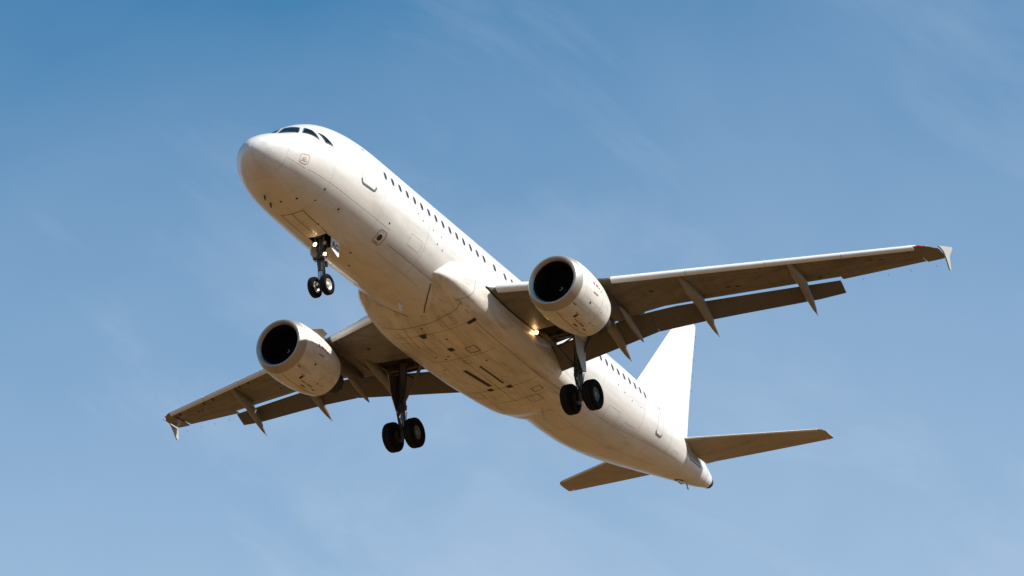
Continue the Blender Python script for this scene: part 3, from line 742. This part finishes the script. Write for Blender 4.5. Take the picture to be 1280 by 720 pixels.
# ---- tail
def foil(o, chord, t, nvec, n=14, c1=1.0, c0=0.0):
    o = np.array(o, float); nvec = np.array(nvec, float)
    cs = [c0 + (c1 - c0) * (1 - math.cos(PI * k / n)) / 2 for k in range(n + 1)]
    up = [o + v3(chord * c, 0, 0) + nvec * chord * (t / 2 * aero(c) + .0015) for c in cs]; lo = [o + v3(chord * c, 0, 0) - nvec * chord * (t / 2 * aero(c) + .0015) for c in cs]
    return up[::-1] + (lo[1:] if c0 == 0 else lo)
b = MB()
st = [(1.5, 29.05, 35.10), (2.4, 29.95, 35.28), (4.0, 31.42, 35.55), (6.0, 33.22, 35.97), (7.6, 34.68, 36.32), (7.85, 34.98, 36.36), (7.93, 35.25, 36.33)]
RUD = .70
fin_sec = lambda z, a, e, c0, c1: foil((a, 0, z), e - a, .105, (0, 1, 0), 14, c1, c0)
b.loft([fin_sec(z, a, e, 0, RUD) for z, a, e in st[:5]], 'white_paint')
b.loft([fin_sec(z, a, e, 0, 1) for z, a, e in [(7.605, 34.685, 36.322), (7.78, 34.86, 36.36), (7.88, 35.02, 36.36), (7.93, 35.25, 36.28)]], 'white_paint')
b.loft([[v3(x, y * h, z * .5 + 1.92) for x, y, z in [(0, -1, -1), (0, 1, -1), (0, .5, 1), (0, -.5, 1)]] if False else [v3(xx, -hh, 1.6), v3(xx, hh, 1.6), v3(xx, hh * .3, zz), v3(xx, -hh * .3, zz)] for xx, hh, zz in ((28.0, .02, 2.0), (29.0, .12, 2.35), (29.9, .16, 2.75))], 'white_paint')
fin = b.build('vertical_stabilizer', plane, 30)
b = MB(); b.loft([fin_sec(z, a, e, RUD + .005, 1) for z, a, e in [(1.9, 29.45, 35.18)] + st[1:4] + [(7.595, 34.675, 36.318)]], 'white_paint')
for z in (4.6, 5.4, 6.2, 6.9, 7.4): b.rod((interp(z, [2.4, 7.6], [35.28, 36.32]), 0, z), (interp(z, [2.4, 7.6], [35.28, 36.32]) + .16, 0, z - .03), .007, 'mark_dark', 5)
b.build('rudder', fin, 30)
for s in (-1, 1):
    hst = [(.55, 32.15, 35.42, .88), (1.0, 32.58, 35.45, .93), (3.5, 33.93, 35.95, 1.15), (5.95, 35.22, 36.42, 1.36), (6.12, 35.36, 36.44, 1.375), (6.22, 35.6, 36.42, 1.385)]
    hs = lambda y, a, e, z, c0, c1: foil((a, s * y, z), e - a, .10, (0, 0, 1), 14, c1, c0)
    b = MB()
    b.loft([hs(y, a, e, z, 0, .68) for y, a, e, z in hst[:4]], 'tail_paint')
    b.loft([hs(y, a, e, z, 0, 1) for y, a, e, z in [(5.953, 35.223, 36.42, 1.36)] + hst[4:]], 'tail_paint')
    b.loft([[p + v3(-.015, 0, 0) for p in foil((a, s * y, z), .22, .6, (0, 0, 1), 8, .6)] for y, a, e, z in hst[1:4]], 'slat_paint')
    for (y0, y1, f) in ((1.2, 5.8, .3), (1.2, 5.8, .5)):
        pass
    h = b.build('horizontal_stabilizer', plane, 30)
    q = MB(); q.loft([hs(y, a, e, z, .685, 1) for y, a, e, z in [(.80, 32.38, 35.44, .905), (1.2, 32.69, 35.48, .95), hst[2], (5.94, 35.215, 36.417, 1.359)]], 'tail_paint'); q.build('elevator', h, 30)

# ---- landing gear
def wheel(parent, c, r, w, face, rim_r, m_rim='rim_paint'):
    q = MB(); h = w / 2
    prof = [(-h * .55, rim_r), (-h * .8, rim_r + .02), (-h * .98, rim_r + (r - rim_r) * .4), (-h, rim_r + (r - rim_r) * .55), (-h * .93, r - .10 * r), (-h * .78, r - .035 * r), (-h * .5, r - .006 * r), (-h * .2, r)]
    prof = prof + [(-x, y) for x, y in prof[::-1]]
    q.lathe(prof, c, (0, 1, 0), 'tyre_rubber', 48)
    for k in (-.45, -.16, .16, .45): q.lathe([(h * k - .008, r + .0015), (h * k + .008, r + .0015)], c, (0, 1, 0), 'seal_black', 48)
    q.build('tyre', parent, 50)
    q = MB()
    for sg in (-1, 1):
        q.lathe([(sg * h * .62, rim_r + .012), (sg * h * .66, rim_r - .01), (sg * h * .60, rim_r * .9), (sg * h * .34, rim_r * .78), (sg * h * .30, rim_r * .5), (sg * h * .48, rim_r * .42), (sg * h * .62, rim_r * .34), (sg * h * .64, 0)], c, (0, 1, 0), m_rim, 32)
        for k in range(9):
            a = 2 * PI * k / 9
            q.lathe([(0, .0), (0, rim_r * .09)], np.array(c) + v3(math.cos(a) * rim_r * .64, sg * (h * .33 + .002), math.sin(a) * rim_r * .64), (0, 1, 0), 'mark_dark', 10)
    q.build('rim', parent, 50)

# nose gear
b = MB()
b.tube([(4.98, 0, -1.35), (5.02, 0, -2.55)], [.10, .10], 'leg_metal', 20); b.tube([(5.02, 0, -2.55), (5.03, 0, -2.72)], [.125, .12], 'leg_metal', 20)
b.tube([(5.03, 0, -2.72), (5.05, 0, -3.05), (5.055, 0, -3.25)], [.105, .105, .09], 'leg_metal', 20)
b.tube([(5.055, 0, -3.25), (5.07, 0, -3.72)], [.06, .06], 'chrome', 18)
b.tube([(5.075, 0, -3.66), (5.08, 0, -3.90)], [.08, .075], 'leg_metal', 16); b.rod((5.08, -.27, -3.82), (5.08, .27, -3.82), .055, 'leg_metal', 16)
b.lathe([(-.06, .15), (.06, .15)], (5.035, 0, -2.62), (0, 0, 1), 'leg_metal', 20)
ng = b.build('nose_landing_gear', plane)
def gsub(par, name, fn, ang=40):
    q = MB(); fn(q); return q.build(name, par, ang)
gsub(ng, 'drag_brace', lambda q: (q.tube([(4.75, -.26, -1.5), (4.98, -.10, -2.45)], .04, 'leg_metal'), q.tube([(4.75, .26, -1.5), (4.98, .10, -2.45)], .04, 'leg_metal'), q.rod((4.85, -.16, -2.0), (4.85, .16, -2.0), .03, 'leg_metal'),
                                  q.tube([(5.5, -.2, -1.5), (5.1, -.08, -2.5)], .035, 'leg_metal'), q.tube([(5.5, .2, -1.5), (5.1, .08, -2.5)], .035, 'leg_metal')))
gsub(ng, 'torque_link', lambda q: (q.tube([(5.14, -.06, -3.02), (5.33, 0, -3.32)], [.04, .03], 'leg_metal', 8), q.tube([(5.14, .06, -3.02), (5.33, 0, -3.32)], [.04, .03], 'leg_metal', 8), q.tube([(5.33, 0, -3.32), (5.15, 0, -3.66)], [.03, .045], 'leg_metal', 8)))
gsub(ng, 'steering_actuator', lambda q: (q.rod((4.9, -.22, -2.80), (4.9, .22, -2.80), .06, 'leg_metal', 14), q.box((5.0, 0, -2.80), (.3, .16, .12), 'leg_metal'), q.rod((5.12, -.2, -2.9), (5.12, .2, -2.9), .035, 'brake_dark'), q.box((5.12, -.17, -3.0), (.1, .08, .16), 'brake_dark')))
gsub(ng, 'hydraulic_line', lambda q: [q.tube([(4.93 + .04 * k, sg * .11, -1.6), (4.93 + .05 * k, sg * .13, -2.4), (5.0 + .03 * k, sg * .12, -2.95), (5.03, sg * .09, -3.3 - .1 * k), (5.06, sg * .1, -3.6)], .012, 'hose_black', 6) for k in range(3) for sg in (-1, 1)])
wheel(ng, (5.08, -.25, -3.82), .375, .225, -1, .20); wheel(ng, (5.08, .25, -3.82), .375, .225, 1, .20)
for s in (-1, 1):
    poly = [(5.02, -2.00), (5.52, -2.02), (5.56, -2.2), (5.47, -2.62), (5.40, -2.66), (5.02, -2.50), (4.98, -2.40)]
    dr = gsub(ng, 'gear_door', lambda q: q.prism([(x, s * (.40 + (z + 2.0) * -.06), z) for x, z in poly], (0, .03, 0), 'plate_white'))
    if s < 0: door_port = dr
def ng_light(p, r, lit):
    def f(q):
        q.lathe([(0, .0), (0, r * .8), (-.005, r), (.08, r * .95), (.14, r * .4), (.15, 0)], p, (1, 0, 0), 'leg_metal', 20)
        q.lathe([(-.006, 0), (-.006, r * .82)], p, (1, 0, 0), 'lamp_warm' if lit else 'lens_clear', 20)
        q.rod(np.array(p) + v3(.07, 0, 0), v3(5.0, p[1] * .3, p[2]), .02, 'leg_metal', 8)
    gsub(ng, 'taxi_light' if r < .09 else 'takeoff_light', f)
ng_light(v3(4.86, .16, -2.26), .095, True); ng_light(v3(4.90, -.20, -2.26), .085, False); ng_light(v3(4.96, -.19, -2.68), .095, True)
pl = bpy.data.lights.new('takeoff_lamp', 'POINT'); pl.energy = 0.4; pl.color = (1, .66, .34); pl.shadow_soft_size = .05
po = bpy.data.objects.new('takeoff_lamp', pl); COL.objects.link(po); po.parent = plane; po.location = Vector((4.74, .18, -2.27)) - BASE

# registration letters on the port nose gear door
cu = bpy.data.curves.new('letters', 'FONT'); cu.body = 'RG'; cu.size = .34; cu.extrude = .003; cu.align_x = 'CENTER'; cu.align_y = 'CENTER'; cu.offset = .008
to = bpy.data.objects.new('letters', cu); COL.objects.link(to)
bpy.context.view_layer.update()
me = bpy.data.meshes.new_from_object(to.evaluated_get(bpy.context.evaluated_depsgraph_get()))
bpy.data.objects.remove(to); me.name = 'registration_letters'
ca, sa = math.cos(math.radians(-8)), math.sin(math.radians(-8))
for v in me.vertices:
    x, y, z = v.co; x2, y2 = x * ca - y * sa, x * sa + y * ca
    zb = -2.31 + y2
    v.co = Vector((5.27 + x2, -(.40 + (zb + 2.0) * -.06) - .017 - z, zb)) - BASE
me.materials.clear(); me.materials.append(MATS['letter_black'])
lo = bpy.data.objects.new('registration_letters', me); COL.objects.link(lo); lo.parent = ng

# main gear
def make_main(s):
    b = MB(); Y = s * 3.8
    b.tube([(17.42, s * 3.72, -.95), (17.52, Y, -2.2), (17.56, Y, -2.62)], [.17, .155, .15], 'leg_metal', 20)
    b.tube([(17.56, Y, -2.62), (17.58, Y, -2.78)], [.18, .17], 'leg_metal', 20)
    b.tube([(17.58, Y, -2.78), (17.69, Y, -3.6)], [.105, .105], 'chrome', 18)
    b.tube([(17.68, Y, -3.55), (17.715, Y, -3.9)], [.15, .14], 'leg_metal', 16); b.rod((17.71, Y - .5, -3.78), (17.71, Y + .5, -3.78), .085, 'leg_metal', 16)
    for sg in (-1, 1): b.lathe([(-.09, 0), (-.09, .26), (.09, .26), (.09, 0)], (17.71, Y + sg * .22, -3.78), (0, 1, 0), 'brake_dark', 24)
    g = b.build('main_landing_gear', plane)
    gsub(g, 'side_brace', lambda q: (q.tube([(17.02, s * 2.5, -1.02), (17.2, s * 3.1, -1.85), (17.42, s * 3.68, -2.62)], [.06, .065, .06], 'pylon_paint', 12), q.tube([(17.2, s * 3.05, -1.8), (17.45, s * 3.6, -1.35)], .035, 'leg_metal', 10),
                                    q.rod((17.35, s * 3.6, -2.6), (17.5, s * 3.8, -2.55), .06, 'leg_metal')))
    gsub(g, 'retraction_actuator', lambda q: q.tube([(17.55, s * 4.35, -1.2), (17.58, s * 3.95, -2.1)], [.07, .04], 'leg_metal', 12))
    gsub(g, 'torque_link', lambda q: (q.tube([(17.40, Y - .07, -2.78), (17.25, Y, -3.2)], [.05, .035], 'leg_metal', 8), q.tube([(17.40, Y + .07, -2.78), (17.25, Y, -3.2)], [.05, .035], 'leg_metal', 8), q.tube([(17.25, Y, -3.2), (17.58, Y, -3.62)], [.04, .05], 'leg_metal', 8)))
    def lines(q):
        rnd = random.Random(3)
        for k in range(7):
            a = rnd.uniform(0, 2 * PI); dx, dy = .19 * math.cos(a), .19 * math.sin(a)
            q.tube([(17.5 + dx, Y + dy, -1.6), (17.53 + dx, Y + dy, -2.5), (17.6 + dx * 1.25, Y + dy * 1.25, -2.95), (17.66 + dx * .9, Y + dy, -3.35), (17.7 + dx, Y + dy * .7, -3.65)], .016, 'hose_black', 6)
            q.box((17.56 + dx, Y + dy, -2.2 - .17 * k), (.09, .08, .07), 'leg_metal')
        for k in range(8): q.rod((17.6 + rnd.uniform(-.2, .2), Y + rnd.uniform(-.2, .2), -2.6 - rnd.uniform(0, .9)), (17.6 + rnd.uniform(-.2, .2), Y + rnd.uniform(-.2, .2), -2.8 - rnd.uniform(0, .7)), .02, 'chrome' if k % 3 == 0 else 'hose_black', 6)
    gsub(g, 'hydraulic_line', lines)
    poly = [(16.78, -1.60), (17.56, -1.30), (17.66, -2.2), (17.70, -2.80), (17.42, -2.86), (17.22, -2.60), (16.95, -2.25)]
    gsub(g, 'leg_door', lambda q: (q.prism([(x, s * 3.995, z) for x, z in poly], (0, .025, 0), 'door_grey'), q.prism([(x + .01, s * 3.972, z) for x, z in poly], (0, .018, 0), 'bay_dark')))
    gsub(g, 'hinged_door', lambda q: q.prism([(16.9, s * 4.3, -1.18), (17.6, s * 4.3, -1.18), (17.56, s * 4.02, -1.62), (16.95, s * 4.02, -1.62)], (.0, .03, .02), 'door_grey'))
    wheel(g, (17.71, s * 3.34, -3.78), .585, .42, -s, .27, 'main_rim'); wheel(g, (17.71, s * 4.27, -3.78), .585, .42, s, .27, 'main_rim')
    return g
mains = [make_main(-1), make_main(1)]
